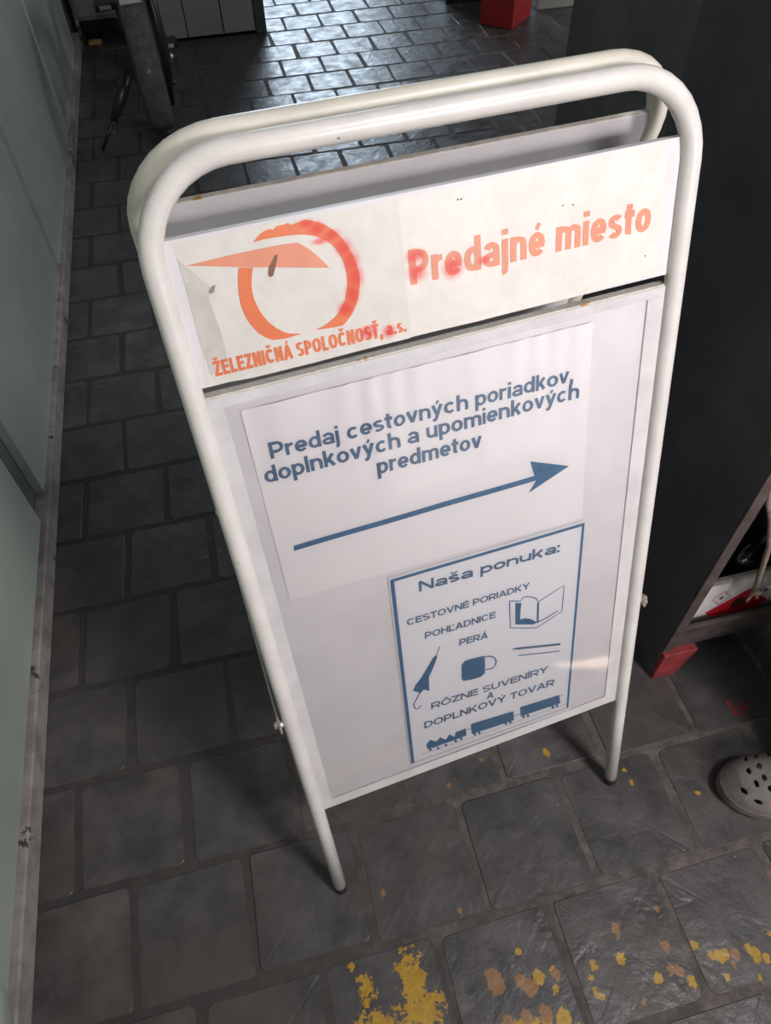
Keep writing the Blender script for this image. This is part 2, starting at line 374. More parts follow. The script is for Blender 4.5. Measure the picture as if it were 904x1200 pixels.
# border strips of the poster holder
IU0, IU1, IV0, IV1 = .0275, SW-.0345, .288, 1.0185
for a in ((PU0+.001, IV0, IU0, IV1), (IU1, IV0, PU1-.001, IV1), (PU0+.001, IV1, PU1-.001, V2-.001), (PU0+.001, V1+.001, PU1-.001, IV0)):
    sheet('border_strip', *a, -.0025, .0006, M['rim'], main, .0004)
# ---- flat prints
def poly_uv(name, polys, m, parent, n, th=.00012, hf=None):
    bm = bmesh.new()
    flat = []
    for P in polys: flat += P if isinstance(P[0], list) else [P]
    for P in flat:
        vs = [bm.verts.new((p[0], p[1], 0)) for p in P]
        es = [bm.edges.new((vs[i], vs[(i+1) % len(vs)])) for i in range(len(vs))]
        bmesh.ops.triangle_fill(bm, use_beauty=True, edges=es)
    if hf: bmesh.ops.subdivide_edges(bm, edges=[e for e in bm.edges if e.calc_length() > .02], cuts=3, use_grid_fill=True)
    bmesh.ops.recalc_face_normals(bm, faces=bm.faces)
    for f in bm.faces:
        if f.normal.z < 0: f.normal_flip()
    for v in bm.verts:
        u_, v_ = v.co.x, v.co.y; v.co = S(u_, v_, n+(hf(u_, v_) if hf else 0))
    return obj(name, bm, m, parent)
def stroke(pts, wd):   # open polyline -> polygon, uv space
    L, R = [], []
    for i, p in enumerate(pts):
        a = pts[max(i-1, 0)]; b = pts[min(i+1, len(pts)-1)]; t = (b-a).normalized(); q = Vector((-t.y, t.x))*wd/2
        L.append(p+q); R.append(p-q)
    return [[L[i], L[i+1], R[i+1], R[i]] for i in range(len(L)-1)]
def C1(l, s=2.825, ox=180, oy=230): return [sp_(ox+x/s, oy+y/s) for x, y in l]
def C4(l): return C1(l, 3.0133, 440, 600)
def C3(l): return C1(l, 1.8833, 260, 380)
# ---- a plain bold grotesque alphabet drawn as strokes (cap height 1, x-height .72)
def glyph(ch, w, k):
    """-> advance, strokes (centre-line polylines); w = stroke weight, k = width factor"""
    h = w/2; X = .72; base = {'é': 'e', 'ý': 'y', 'š': 's', 'É': 'E', 'Á': 'A', 'Í': 'I', 'Ý': 'Y', 'Ž': 'Z', 'Č': 'C', 'Ť': 'T', 'Ô': 'O', 'Ľ': 'L'}.get(ch, ch)
    def E(cx, cy, rx, ry, a0, a1, n=14): return [(cx+rx*math.cos(math.radians(a0+(a1-a0)*i/n)), cy+ry*math.sin(math.radians(a0+(a1-a0)*i/n))) for i in range(n+1)]
    wd = {'m': 1.0, 'i': w/k, 'l': w/k, 'j': w/k, 'I': w/k, '.': w/k, ',': w/k, ':': w/k, 't': .40, 'r': .42, ' ': .28, 'v': .62, 'y': .62, 'k': .62, 's': .58,
          'A': .84, 'C': .82, 'D': .78, 'O': .86, 'N': .76, 'V': .80, 'K': .78, 'Y': .80, 'P': .72, 'R': .78, 'S': .72, 'E': .68, 'L': .62, 'T': .70, 'Z': .70, 'H': .76, 'U': .76}.get(base, .64)*k
    L, Rr = h, wd-h; c = wd/2; rx = (wd-w)/2; ry = (X-w)/2+.01; b = base; S_ = []
    ar = min(rx, .24)
    if b in 'odp': S_ = [E(c, X/2, rx, ry, 0, 360, 26)]
    if b == 'd': S_.append([(Rr, 0), (Rr, 1)])
    if b == 'p': S_.append([(L, -.28), (L, X)])
    if b == 'c': S_ = [E(c, X/2, rx, ry, 42, 318, 22)]
    if b == 'e': S_ = [E(c, X/2, rx, ry, -3, 320, 24), [(L, X/2), (Rr+h*.4, X/2)]]; S_[1] = [(L, X/2-.01), (Rr+h*.8, X/2-.01)]
    if b == 'a': S_ = [[(Rr-.01, 0), (Rr-.01, .45)], E(c, .45, rx-.01, X-h-.45+.01, 0, 158, 12), E(c-.01, .215, rx-.01, .225-h+.01, 0, 360, 20)]
    if b in 'hn': S_ = [[(L, 0), (L, 1 if b == 'h' else X)], E(c, X-h-ar*.95, rx, ar*.95, 180, 0, 12), [(Rr, 0), (Rr, X-h-ar*.95)]]
    if b == 'u': S_ = [[(Rr, 0), (Rr, X)], E(c, h+ar*.95, rx, ar*.95, 180, 360, 12), [(L, X), (L, h+ar*.95)]]
    if b == 'm':
        r2 = (Rr-L)/4; S_ = [[(L, 0), (L, X)]]
        for q in (0, 1): S_ += [E(L+r2+2*r2*q, X-h-r2*.8, r2, r2*.8, 180, 0, 10), [(L+2*r2*(q+1), 0), (L+2*r2*(q+1), X-h-r2*.8)]]
    if b == 'r': S_ = [[(L, 0), (L, X)], E(wd*.95, X-h-.2, wd*.95-L, .2, 180, 88, 8)]
    if b in 'il': S_ = [[(c, 0), (c, X if b == 'i' else 1)]]
    if b == 'j': S_ = [[(c, -.12), (c, X)], E(c-.12*k, -.12, .12*k, .12, 0, -92, 6)]
    if b in 'ij': S_.append([(c, .84), (c, 1)])
    if b == 'k': S_ = [[(L, 0), (L, 1)], [(L, .24), (wd-h*1.2, X)], [(c*.9, .40), (wd-h*1.1, 0)]]
    if b == 't': S_ = [[(c-.02, .16), (c-.02, .93)], E(c+.13*k-.02, .17, .13*k, .17-h, 180, 275, 6), [(0, X-h*.8), (wd, X-h*.8)]]
    if b in 'vV': T_ = X if b == 'v' else 1; S_ = [[(h*.9, T_), (c, h*.35)], [(wd-h*.9, T_), (c, h*.35)]]
    if b == 'y': S_ = [[(h*.9, X), (c, h*.7)], [(wd-h*.9, X), (c-.07*k, -.12)], [(c-.05*k, -.08), (c-.10*k, -.19), (.06*k, -.20)]]
    if b in 'sS':
        T_ = X if b == 's' else 1; q = T_/4; o = .01
        S_ = [E(c, T_*.75-h*.35, rx, q-h*.65+o, 28, 180, 10)+E(c, T_*.75-h*.35, rx, q-h*.65+o, 180, 262, 5)+E(c, T_*.25+h*.35, rx, q-h*.65+o, 82, 0, 5)+E(c, T_*.25+h*.35, rx, q-h*.65+o, 0, -152, 10)]
    if b in '.,:': S_ = [[(c, 0), (c, w)]]
    if b == ':': S_.append([(c, X-w), (c, X)])
    if b == ',': S_.append([(c+h*.4, 0.02), (c-h*.3, -.18)])
    if b in 'PR': r = .27; S_ = [[(L, 0), (L, 1)], [(L, 1-h), (Rr-r, 1-h)], [(L, 1-h-2*(.27-.02)), (Rr-r, 1-h-2*(.27-.02))], E(Rr-r, 1-h-.25, r, .25, 90, -90, 12)]
    if b == 'R': S_.append([(c+.02, .45), (wd-h*.7, 0)])
    if b == 'D': r = min(.5*k, rx*1.2); S_ = [[(L, 0), (L, 1)], [(L, 1-h), (Rr-r, 1-h)], [(L, h), (Rr-r, h)], E(Rr-r, .5, r, .5-h, 90, -90, 16)]
    if b == 'O': S_ = [E(c, .5, rx, .5-h+.01, 0, 360, 30)]
    if b == 'C': S_ = [E(c, .5, rx, .5-h+.01, 38, 322, 24)]
    if b == 'U': S_ = [[(L, 1), (L, h+.27)], E(c, h+.27, rx, .27, 180, 360, 12), [(Rr, 1), (Rr, h+.27)]]
    if b == 'E': S_ = [[(L, 0), (L, 1)], [(L, h), (wd, h)], [(L, .52), (wd*.94, .52)], [(L, 1-h), (wd*.98, 1-h)]]
    if b == 'L': S_ = [[(L, 0), (L, 1)], [(L, h), (wd, h)]]
    if b == 'T': S_ = [[(c, 0), (c, 1)], [(0, 1-h), (wd, 1-h)]]
    if b == 'H': S_ = [[(L, 0), (L, 1)], [(Rr, 0), (Rr, 1)], [(L, .53), (Rr, .53)]]
    if b == 'I': S_ = [[(c, 0), (c, 1)]]
    if b == 'N': S_ = [[(L, 0), (L, 1)], [(Rr, 0), (Rr, 1)], [(L, 1-h*.4), (Rr, h*.4)]]
    if b == 'Z': S_ = [[(0, h), (wd, h)], [(0, 1-h), (wd, 1-h)], [(h*1.2, h), (wd-h*1.2, 1-h)]]
    if b == 'A': S_ = [[(h*.8, 0), (c, 1-h*.3)], [(wd-h*.8, 0), (c, 1-h*.3)], [(wd*.2, .3), (wd*.8, .3)]]
    if b == 'K': S_ = [[(L, 0), (L, 1)], [(L, .34), (wd-h*1.2, 1)], [(c*.85, .52), (wd-h, 0)]]
    if b == 'Y': S_ = [[(h*.9, 1), (c, .44)], [(wd-h*.9, 1), (c, .44)], [(c, 0), (c, .46)]]
    nbase = len(S_); ka = max(k, .8); top = 1.06 if b.isupper() else X+.07
    if ch in 'éýÉÁÍÝ': S_.append([(c-.03*ka, top-.01), (c+.09*ka, top+.17)])
    if ch in 'šŽČŤ': S_ += [[(c-.16*ka, top+.18), (c, top)], [(c+.16*ka, top+.18), (c, top)]]
    if ch == 'Ô': S_ += [[(c-.15*ka, top), (c, top+.15)], [(c+.15*ka, top), (c, top+.15)]]
    if ch == 'Ľ': S_.append([(c+.16*k, 1.02), (c+.13*k, .74)])
    return wd, S_, nbase
def text(body, name, p0, p1, caph, m, parent, n, w=.19, hf=None, gap=.06):
    """one line of lettering from baseline start p0 to baseline end p1 with cap height caph (uv metres)"""
    ex = p1-p0; Ln = ex.length; ex = ex/Ln; ey = Vector((-ex.y, ex.x)); want = Ln/caph
    def total(k): return sum(glyph(c, w, k)[0]+gap*(.5+.5*k) for c in body)-gap*(.5+.5*k)
    k = 1.
    for _ in range(12): k *= 1+(want/total(k)-1)*1.1
    bm = bmesh.new(); x = 0; zi = 0
    for ch in body:
        adv, st, nb = glyph(ch, w, k)
        for ip, pl in enumerate(st):
            zi += 1; wt = w if ip < nb else w*.62
            closed = len(pl) > 6 and abs(pl[0][0]-pl[-1][0])+abs(pl[0][1]-pl[-1][1]) < 1e-6
            P = [Vector(p) for p in (pl[:-1] if closed else pl)]; N_ = len(P); row = []
            for i in range(N_):
                a = P[i-1] if (closed or i) else P[0]; b2 = P[(i+1) % N_] if (closed or i < N_-1) else P[-1]
                t = (b2-a).normalized(); q = Vector((-t.y, t.x))*wt/2
                thin = (.84 if k > .8 else .7) if len(pl) > 6 and abs(t.x) > .75 else 1.
                r2 = []
                for sg in (1, -1):
                    z = p0+ex*((x+P[i].x+q.x*sg*thin)*caph)+ey*((P[i].y+q.y*sg*thin)*caph)
                    r2.append(bm.verts.new(S(z.x, z.y, n+(zi % 3)*.000006+(hf(z.x, z.y) if hf else 0))))
                row.append(r2)
            for i in range(N_ if closed else N_-1):
                a, b2 = row[i], row[(i+1) % N_]; bm.faces.new((a[0], a[1], b2[1], b2[0]))
        x += adv+gap*(.5+.5*k)
    bmesh.ops.recalc_face_normals(bm, faces=bm.faces)
    return obj(name, bm, m, parent)

def header_paint(name, base, ink=None):
    """sticker vinyl (or its orange ink) with the red spray smears that lie over part of it"""
    m, nt, b = mat(name); g = G(nt); P = g.pos()
    n1 = g.noise(P, 30, 5, .65); col = g.mix(g.ramp(n1, .3, .7), tuple(x*.93 for x in base), tuple(min(1, x*1.04) for x in base))
    acc = None
    for (cx, cy, rx, ry, rot) in SMEAR:
        q = g.vec('SUBTRACT', P, tuple(S(cx, cy)))
        du = g.math('MULTIPLY', g.vec('DOT_PRODUCT', q, tuple(U*math.cos(rot)+V*math.sin(rot))), 1/rx)
        dv = g.math('MULTIPLY', g.vec('DOT_PRODUCT', q, tuple(V*math.cos(rot)-U*math.sin(rot))), 1/ry)
        d = g.math('SQRT', g.math('ADD', g.math('MULTIPLY', du, du), g.math('MULTIPLY', dv, dv)))
        acc = d if acc is None else g.math('MINIMUM', acc, d)
    f = g.ramp(g.math('ADD', acc, g.math('MULTIPLY', g.noise(P, 45, 5), .5)), .45, 1.55, .85, 0)
    col = g.mix(f, col, (.78, .10, .10) if ink is None else ink)
    if ink is None:
        sc_ = g.noise(P, 26, 7, .75); col = g.mix(g.math('MULTIPLY', g.ramp(sc_, .6, .72), .3), col, (.45, .42, .38))
    nt.links.new(col, b.inputs['Base Color']); b.inputs['Roughness'].default_value = .4
    nt.links.new(g.bump(g.noise(P, 70, 5), .12, .001), b.inputs['Normal']); return m
def sm(px, py, rpx, rpy=None, rot=0):
    c = sp_(px, py); e = (sp_(px+rpx, py)-c).length; f = (sp_(px, py+(rpy or rpx))-c).length; return (c.x, c.y, e, f, rot)
SMEAR = [sm(372, 268, 12, 9), sm(389, 275, 12, 8), sm(403, 290, 12, 12), sm(412, 306, 11, 16), sm(417, 325, 11, 17), sm(414, 345, 10, 15), sm(405, 362, 11, 10),
         sm(432, 390, 13, 9), sm(456, 389, 9, 9), sm(488, 300, 13, 9), sm(489, 320, 13, 12), sm(531, 314, 14, 15), sm(567, 305, 8, 6), sm(375, 283, 12, 5), sm(360, 262, 10, 6)]
M['sticker'] = header_paint('worn_white_vinyl', (.73, .70, .655))
M['sticker2'] = header_paint('white_vinyl', (.80, .755, .715))
M['orange'] = header_paint('orange_print', (.78, .20, .085), (.72, .045, .03))
M['orange_f'] = header_paint('faded_orange_print', (.76, .30, .19), (.72, .06, .05))
M['gum'] = plain('bare_peeled_patch', (.58, .56, .52), .55, var=.07, nscale=50)
e = .0002
s1 = poly_uv('logo_sticker', [C1([(62, 158), (130, 146), (180, 138), (260, 120), (330, 100), (400, 85), (480, 77), (570, 62), (650, 44), (740, 22), (818, 8),
                                   (836, 200), (852, 470), (700, 508), (520, 555), (330, 602), (182, 628), (150, 470), (110, 310), (78, 205)])], M['sticker'], header, -.001+e)
s2 = poly_uv('title_sticker', [C1([(68, 185), (300, 135), (560, 70), (862, 12), (850, 200), (824, 405), (560, 478), (300, 545), (105, 590), (88, 400)], 2.511, 440, 160)], M['sticker2'], header, -.001+e*1.4)
poly_uv('peeled_patch', [C1([(78, 208), (110, 234), (150, 268), (190, 302), (205, 318), (182, 330), (230, 470), (250, 560), (190, 595), (150, 470), (112, 320)])], M['gum'], header, -.001+2.2*e)
poly_uv('peeled_patch', [C1([(340, 250), (300, 262), (300, 300), (330, 400), (330, 500), (410, 480), (420, 330), (395, 255)])], M['sticker'], header, -.001+1.6*e)
o_ = -.001+3.2*e
poly_uv('logo_ring_print', [
    C1([(283, 237), (280, 262), (280, 290), (282, 315), (286, 345), (293, 370), (303, 395), (317, 418), (332, 437), (350, 455), (370, 467), (395, 477), (440, 471), (492, 455), (450, 455), (430, 449), (408, 437), (385, 420), (365, 398), (348, 372), (335, 345), (328, 320), (325, 290), (326, 262), (330, 237)]),
    C1([(330, 153), (345, 133), (362, 118), (385, 108), (395, 112), (410, 98), (430, 95), (445, 88), (455, 95), (480, 86), (500, 78), (520, 80), (545, 85), (570, 95), (597, 112), (622, 135), (643, 163), (661, 195), (674, 225), (682, 252), (684, 280), (683, 310), (677, 342), (668, 370), (655, 395), (640, 415), (628, 428), (590, 436), (535, 443),
        (560, 432), (578, 420), (597, 405), (612, 388), (625, 367), (635, 345), (641, 315), (643, 290), (641, 260), (636, 235), (628, 212), (616, 190), (603, 172), (588, 158), (570, 146), (550, 138), (530, 131), (510, 128), (480, 127), (440, 131), (400, 137), (365, 143)])], M['orange'], s1, o_)
poly_uv('logo_wing_print', [C1([(110, 230), (180, 213), (250, 196), (330, 179), (400, 165), (440, 158), (480, 154), (520, 178), (552, 205), (583, 237), (500, 236), (400, 235), (300, 235), (200, 232)])], M['orange_f'], s1, o_+.6*e)
poly_uv('torn_spot', [C1([(400, 197), (412, 192), (408, 220), (397, 262), (388, 268), (380, 262), (382, 235)])], plain('torn_brown_spot', (.25, .13, .08), .8), s1, o_+1.4*e)
poly_uv('torn_spot', [C1([(196, 296), (206, 294), (200, 318), (186, 322), (184, 312)])], plain('torn_grey_spot', (.3, .28, .26), .8), s1, o_+1.4*e)
bmS = bmesh.new()
def capv(a, b): return abs((sp_(*a)-sp_(*b)).y)
text('ŽELEZNIČNÁ SPOLOČNOSŤ, a.s.', 'lettering', sp_(253, 441.5), sp_(477, 388.5), capv((253, 442), (250, 424.5)), M['orange'], s1, o_, .2)
text('Predajné miesto', 'lettering', sp_(482, 334.5), sp_(762, 270.5), capv((481, 334), (476, 293)), M['orange_f'], s2, o_, .205, gap=.07)
for x, y in ((537, 234), (541, 233.5), (660, 241), (672, 240), (757, 300)):
    c = sp_(x, y); poly_uv('speck', [[c+Vector((.0012*math.cos(a), .0009*math.sin(a))) for a in (0, 1.2, 2.4, 3.7, 5)]], M['cap'], s2, o_)
# ---- upper poster with ripples along its top edge
def rip(u, v):
    k = max(0, 1-(1.0145-v)/.2)
    return .0010*k**1.3*(1+math.sin(u*150+3*math.sin(u*31)))+.0003*(1+math.sin(u*36+v*9))
def rsheet(name, q, m, parent, n, nu=60, nv=20, hf=None):
    bm = bmesh.new(); g = [[None]*(nu+1) for _ in range(nv+1)]
    for j in range(nv+1):
        for i in range(nu+1):
            s, t = i/nu, j/nv
            p = (q[0]*(1-s)+q[1]*s)*(1-t)+(q[3]*(1-s)+q[2]*s)*t
            g[j][i] = bm.verts.new(S(p.x, p.y, n+(hf(p.x, p.y) if hf else 0)))
    for j in range(nv):
        for i in range(nu): bm.faces.new((g[j][i], g[j][i+1], g[j+1][i+1], g[j+1][i]))
    return obj(name, bm, m, parent, smooth=True)
base = -.0016
up = tag(rsheet('arrow_poster', [sp_(282, 482), sp_(696, 377), sp_(683, 608), sp_(340, 704)], M['paper'], main, base, 130, 30, rip), 'rippled white sheet with a blue arrow')
tn = base+.0003
text('Predaj cestovných poriadkov,', 'lettering', sp_(318, 538.5), sp_(672, 447.5), capv((318, 538), (315, 518.5)), M['blue_soft'], up, tn, .195, hf=rip)
text('doplnkových a upomienkových', 'lettering', sp_(312, 567.5), sp_(679, 466.5), capv((318, 567), (315, 547.5)), M['blue_soft'], up, tn, .195, hf=rip)
text('predmetov', 'lettering', sp_(443, 556.5), sp_(565, 524), capv((445, 556), (443, 537)), M['blue_soft'], up, tn, .195, hf=rip)
poly_uv('arrow', [[sp_(345, 646.3), sp_(344.5, 640.3), sp_(400, 624), sp_(450, 609.4), sp_(520, 589), sp_(580, 571.7), sp_(627, 558), sp_(622, 541), sp_(668, 546.7), sp_(620, 578), sp_(629, 563.5), sp_(580, 577.8), sp_(520, 595.2), sp_(450, 615.5), sp_(400, 630)]], M['blue'], up, tn, hf=rip)
# ---- lower poster
q = [sp_(455, 678), sp_(687, 609.5), sp_(669, 831.5), sp_(482, 899)]
lp = tag(rsheet('offer_poster', q, M['paper2'], main, base+.0009, 8, 8), 'white blue-framed price-offer sheet')
tn = base+.0011
def ring(name, q, wl, wt, wr, wb, m, parent):
    """q = TL TR BR BL, border widths in metres"""
    TL, TR_, BR, BL = q; ex = (TR_-TL).normalized(); ey = (TL-BL).normalized()
    i = [TL+ex*wl-ey*wt, TR_-ex*wr-ey*wt, BR-ex*wr+ey*wb, BL+ex*wl+ey*wb]
    return poly_uv(name, [[q[0], q[1], i[1], i[0]], [q[1], q[2], i[2], i[1]], [q[2], q[3], i[3], i[2]], [q[3], q[0], i[0], i[3]]], m, parent, tn)
ring('blue_border', C4([(52, 241), (741, 38), (683, 691), (128, 890)]), .0056, .0052, .0042, .0012, M['blue'], lp)
T = lambda s, a, b, cap, bold=.2: text(s, 'lettering', C4([a])[0], C4([b])[0], capv((440+a[0]/3.0133, 600+a[1]/3.0133), (440+a[0]/3.0133-1, 600+(a[1]-cap)/3.0133)), M['blue_soft'], lp, tn, bold)
T('Naša ponuka:', (155, 283), (651, 142), 36, .22)
T('CESTOVNÉ PORIADKY', (113, 403), (546, 271), 22)
T('POHĽADNICE', (176, 450), (426, 374), 22)
T('PERÁ', (297, 474), (398, 446), 22)
T('RÔZNE SUVENÍRY', (198, 698), (610, 566), 21)
T('A', (394, 662), (418, 655), 20)
T('DOPLNKOVÝ TOVAR', (174, 766), (632, 612), 22)
mm = .0012
bk = [stroke(C4([(475, 315), (476, 360), (478, 410), (525, 411), (570, 410), (615, 381), (660, 352), (664, 306), (668, 260), (620, 290), (577, 318), (570, 308), (560, 303), (545, 300), (530, 300), (520, 305), (514, 316), (475, 315)]), .0018),
      C4([(495, 322), (517, 322), (514, 350), (512, 380), (530, 376), (550, 379), (572, 390), (560, 398), (495, 398)]),
      stroke(C4([(576, 320), (575, 355), (574, 392)]), .0035), stroke(C4([(574, 391), (610, 372), (645, 350)]), .0022)]
poly_uv('book_picture', bk, M['blue'], lp, tn)
poly_uv('pen_picture', [C4([(480, 486), (505, 479), (655, 464), (655, 471), (506, 487)]), stroke(C4([(505, 508), (580, 500), (652, 492)]), .0022)], M['blue_soft'], lp, tn)
poly_uv('mug_picture', [C4([(305, 541), (318, 526), (340, 519), (365, 513), (387, 509), (389, 540), (388, 570), (372, 584), (340, 593), (312, 598), (305, 590)]),
                        stroke(C4([(389, 513), (405, 510), (420, 514), (428, 526), (425, 541), (414, 553), (390, 558)]), .0026)], M['blue'], lp, tn)
poly_uv('umbrella_picture', [C4([(214, 507), (220, 512), (208, 545), (190, 585), (191, 610), (192, 633), (172, 628), (160, 641), (148, 636), (133, 632), (145, 608), (160, 590), (185, 550), (205, 515)]),
                             stroke(C4([(216, 510), (229, 475)]), .0016), stroke(C4([(158, 640), (146, 662), (136, 680), (140, 694), (151, 697), (163, 684)]), .0022)], M['blue'], lp, tn)
tr = [C4([(180, 822), (195, 805), (215, 812), (230, 797), (250, 805), (262, 786), (280, 795), (285, 778), (320, 765), (323, 790), (290, 803), (265, 812), (240, 820), (210, 832), (185, 838)]),
      C4([(338, 750), (412, 727), (488, 704), (491, 736), (420, 760), (341, 785)]), C4([(512, 690), (580, 669), (650, 647), (655, 676), (585, 699), (514, 723)])]
for x, y in ((195, 840), (222, 835), (250, 824), (285, 810), (305, 802), (352, 786), (368, 781), (462, 748), (478, 743), (525, 724), (540, 720), (628, 690), (643, 685)):
    tr.append(C4([(x+6*math.cos(a), y+5*math.sin(a)) for a in (0, 1, 2, 3, 4, 5)]))
tr.append(stroke(C4([(160, 858), (420, 770), (678, 678)]), .0006)); tr.append(stroke(C4([(321, 770), (340, 765)]), .0015)); tr.append(stroke(C4([(488, 722), (514, 713)]), .0015)); tr.append(stroke(C4([(648, 652), (662, 648)]), .0015))
poly_uv('train_picture', tr, M['blue'], lp, tn)
# ---- clear cover
m, nt, b = mat('clear_plastic_cover'); g = G(nt)
nt.nodes.remove(b); tb = g.n('ShaderNodeBsdfTransparent'); gl = g.n('ShaderNodeBsdfGlossy'); gl.inputs['Roughness'].default_value = .06
fr = g.n('ShaderNodeFresnel'); fr.inputs['IOR'].default_value = 1.45; mx = g.n('ShaderNodeMixShader')
nt.links.new(g.bump(g.noise(g.pos(), 14, 2), .05, .002), gl.inputs['Normal'])
nt.links.new(fr.outputs[0], mx.inputs[0]); nt.links.new(tb.outputs[0], mx.inputs[1]); nt.links.new(gl.outputs[0], mx.inputs[2])
nt.links.new(mx.outputs[0], nt.nodes['Material Output'].inputs['Surface'])
M['clear'] = m
rsheet('clear_cover', [Vector((IU0, IV0)), Vector((IU1, IV0)), Vector((IU1, IV1)), Vector((IU0, IV1))], M['clear'], main, .0010, 4, 4)
# ---- folding stays with bolts, outside the legs
for side, u in ((-1, -.0165), (1, SW+.0165)):
    a = S(u, .508); b2 = B(u, .50)
    d = (b2-a).normalized(); nn = d.cross(U).normalized()
    bm = bmesh.new(); box(bm, (-.012, -.0085, -.0018), ((b2-a).length+.012, .0085, .0018), (a, d, nn, U)); bev(bm, .0012)
    st = obj('folding_stay', bm, M['zinc'], sign)
    for c in (a, b2):
        tubeobj('bolt', [c-U*side*.012, c+U*side*.003, c+U*side*.006, c+U*side*.0085], [.004, .0065, .006, .003], M['zinc'], st, 10)
# ================================================================== SHELVING UNIT (right)
unit = empty('shelving_unit', (.95, .8, 0))
tag(unit, 'black wooden shelving unit with red feet close behind the sign on the right', 'shelf')
UX0, UX1, UY0, UY1 = .712, 1.55, .565, 1.06
boxobj('side_panel', (UX0, UY0, .0), (UX0+.025, UY1, 1.95), M['black'], unit, .002)
boxobj('side_panel', (UX1-.034, UY0, .0), (UX1, UY1, 1.95), M['black'], unit, .002)
tag(boxobj('panel_edge', (UX0+.001, UY0-.004, .112), (UX0+.0245, UY0+.001, 1.949), M['edgewood'], unit, .001), 'scuffed brown front edge')
boxobj('back_panel', (UX0+.025, UY1-.012, .105), (UX1-.034, UY1, 1.95), M['black'], unit, 0)
boxobj('bottom_shelf', (UX0+.025, UY0+.009, .14), (UX1-.034, UY1-.012, .165), M['black'], unit, .001)
boxobj('front_rail', (UX0+.025, UY0-.002, .138), (UX1-.034, UY0+.008, .196), M['edgewood'], unit, .002)
boxobj('plinth_rail', (UX0+.025, UY0+.004, .105), (UX1-.034, UY0+.024, .137), M['black'], unit, .002)
for z in (.72, 1.25, 1.92): boxobj('shelf', (UX0+.025, UY0+.01, z), (UX1-.034, UY1-.012, z+.025), M['black'], unit, .001)
for sx, x in ((1, UX0+.004), (-1, UX1-.004)):
    for y in (UY0-.012, UY1-.07):
        bm = bmesh.new(); vs = box(bm, (0, y, 0), (.078*sx, y+.078, .106))
        for v in vs:
            v.co.x = x+v.co.x*(.72 if v.co.z < .05 else 1)
        bev(bm, .002); tag(obj('foot', bm, M['reddull'], unit), 'red painted foot')
unit2 = empty('tall_cabinet', (.95, 1.27, 0))
tag(unit2, 'taller charcoal cabinet with scratched side standing behind the black shelving unit', 'cabinet')
boxobj('body', (UX0+.006, 1.068, .1), (UX1, 1.48, 2.05), M['black2'], unit2, .003)
boxobj('door', (UX1, 1.09, .12), (UX1+.018, 1.46, 2.03), M['black2'], unit2, .003)
for x in (UX0+.012, UX1-.09):
    for y in (1.08, 1.39): tag(boxobj('foot', (x, y, 0), (x+.07, y+.07, .1), M['reddull'], unit2, .002), 'red painted foot')

# box with hazard label on the bottom shelf
def quadbox(name, P0, ex, ey, nrm, w_, h_, th, m, parent, off=0):
    bm = bmesh.new(); box(bm, (0, 0, off), (w_, h_, off+th), (P0, ex, ey, nrm)); bmesh.ops.recalc_face_normals(bm, faces=bm.faces); return obj(name, bm, m, parent)
cr = empty('steel_tray', (.93, .72, .166))
tag(cr, 'grey steel tray with white and red hazard label on the bottom shelf', 'tray')
cx0, cx1 = .757, 1.16
tilt = math.radians(7); ex = Vector((1, 0, 0)); ey = Vector((0, math.sin(tilt), math.cos(tilt))); nn = ex.cross(ey)
P0 = Vector((cx0, UY0+.026, .168)); hh = .112
quadbox('front_plate', P0, ex, ey, nn, cx1-cx0, hh, .003, M['zinc'], cr, -.003)
lipb = quadbox('top_rim', P0+ey*hh, ex, ey, nn, cx1-cx0, .014, .008, M['zinc'], cr, -.004)
yb = UY1-.03; topy = (P0+ey*hh).y
boxobj('side_plate', (cx0, topy, .168), (cx0+.003, yb, P0.z+hh*math.cos(tilt)), M['zinc'], cr, 0)
boxobj('side_plate', (cx1-.003, topy, .168), (cx1, yb, P0.z+hh*math.cos(tilt)), M['zinc'], cr, 0)
boxobj('bottom_plate', (cx0, UY0+.028, .166), (cx1, yb, .169), M['bikeblack'], cr, 0)
boxobj('back_plate', (cx0, yb, .168), (cx1, yb+.003, .28), M['bikeblack'], cr, 0)
def lab(name, pts, m, par, off):
    bm = bmesh.new(); vs = [bm.verts.new(P0+ex*x+ey*y+nn*off) for x, y in pts]; f = bm.faces.new(vs)
    bmesh.ops.recalc_face_normals(bm, faces=bm.faces); return obj(name, bm, m, par)
L = lab('hazard_label', [(.002, .01), (.30, .01), (.30, .111), (.002, .111)], M['label'], cr, .0006)
def onl(px, py):     # photo point -> label plane coordinates
    d = RX*((px-452)/F_PX)+DN*((py-600)/F_PX)+_f; t = (P0-CAM).dot(nn)/d.dot(nn); q = CAM+d*t-P0; return (q.dot(ex), q.dot(ey))
dia = [onl(826, 718), onl(881, 688.5), onl(899, 702), onl(878, 716), onl(848, 726), onl(838, 726)]
lab('red_diamond', dia, M['labelred'], L, .0010)
def lrect(name, c, ang, wl, hl, lw, m):
    ca, sa = math.cos(ang), math.sin(ang); bm = bmesh.new()
    for x0, y0, x1, y1 in ((-wl, -hl, wl, -hl+lw), (-wl, hl-lw, wl, hl), (-wl, -hl, -wl+lw, hl), (wl-lw, -hl, wl, hl)):
        vs = []
        for x, y in ((x0, y0), (x1, y0), (x1, y1), (x0, y1)):
            q = P0+ex*(c[0]+x*ca-y*sa)+ey*(c[1]+x*sa+y*ca)+nn*.0010; vs.append(bm.verts.new(q))
        bm.faces.new(vs)
    bmesh.ops.recalc_face_normals(bm, faces=bm.faces); return obj(name, bm, m, L)
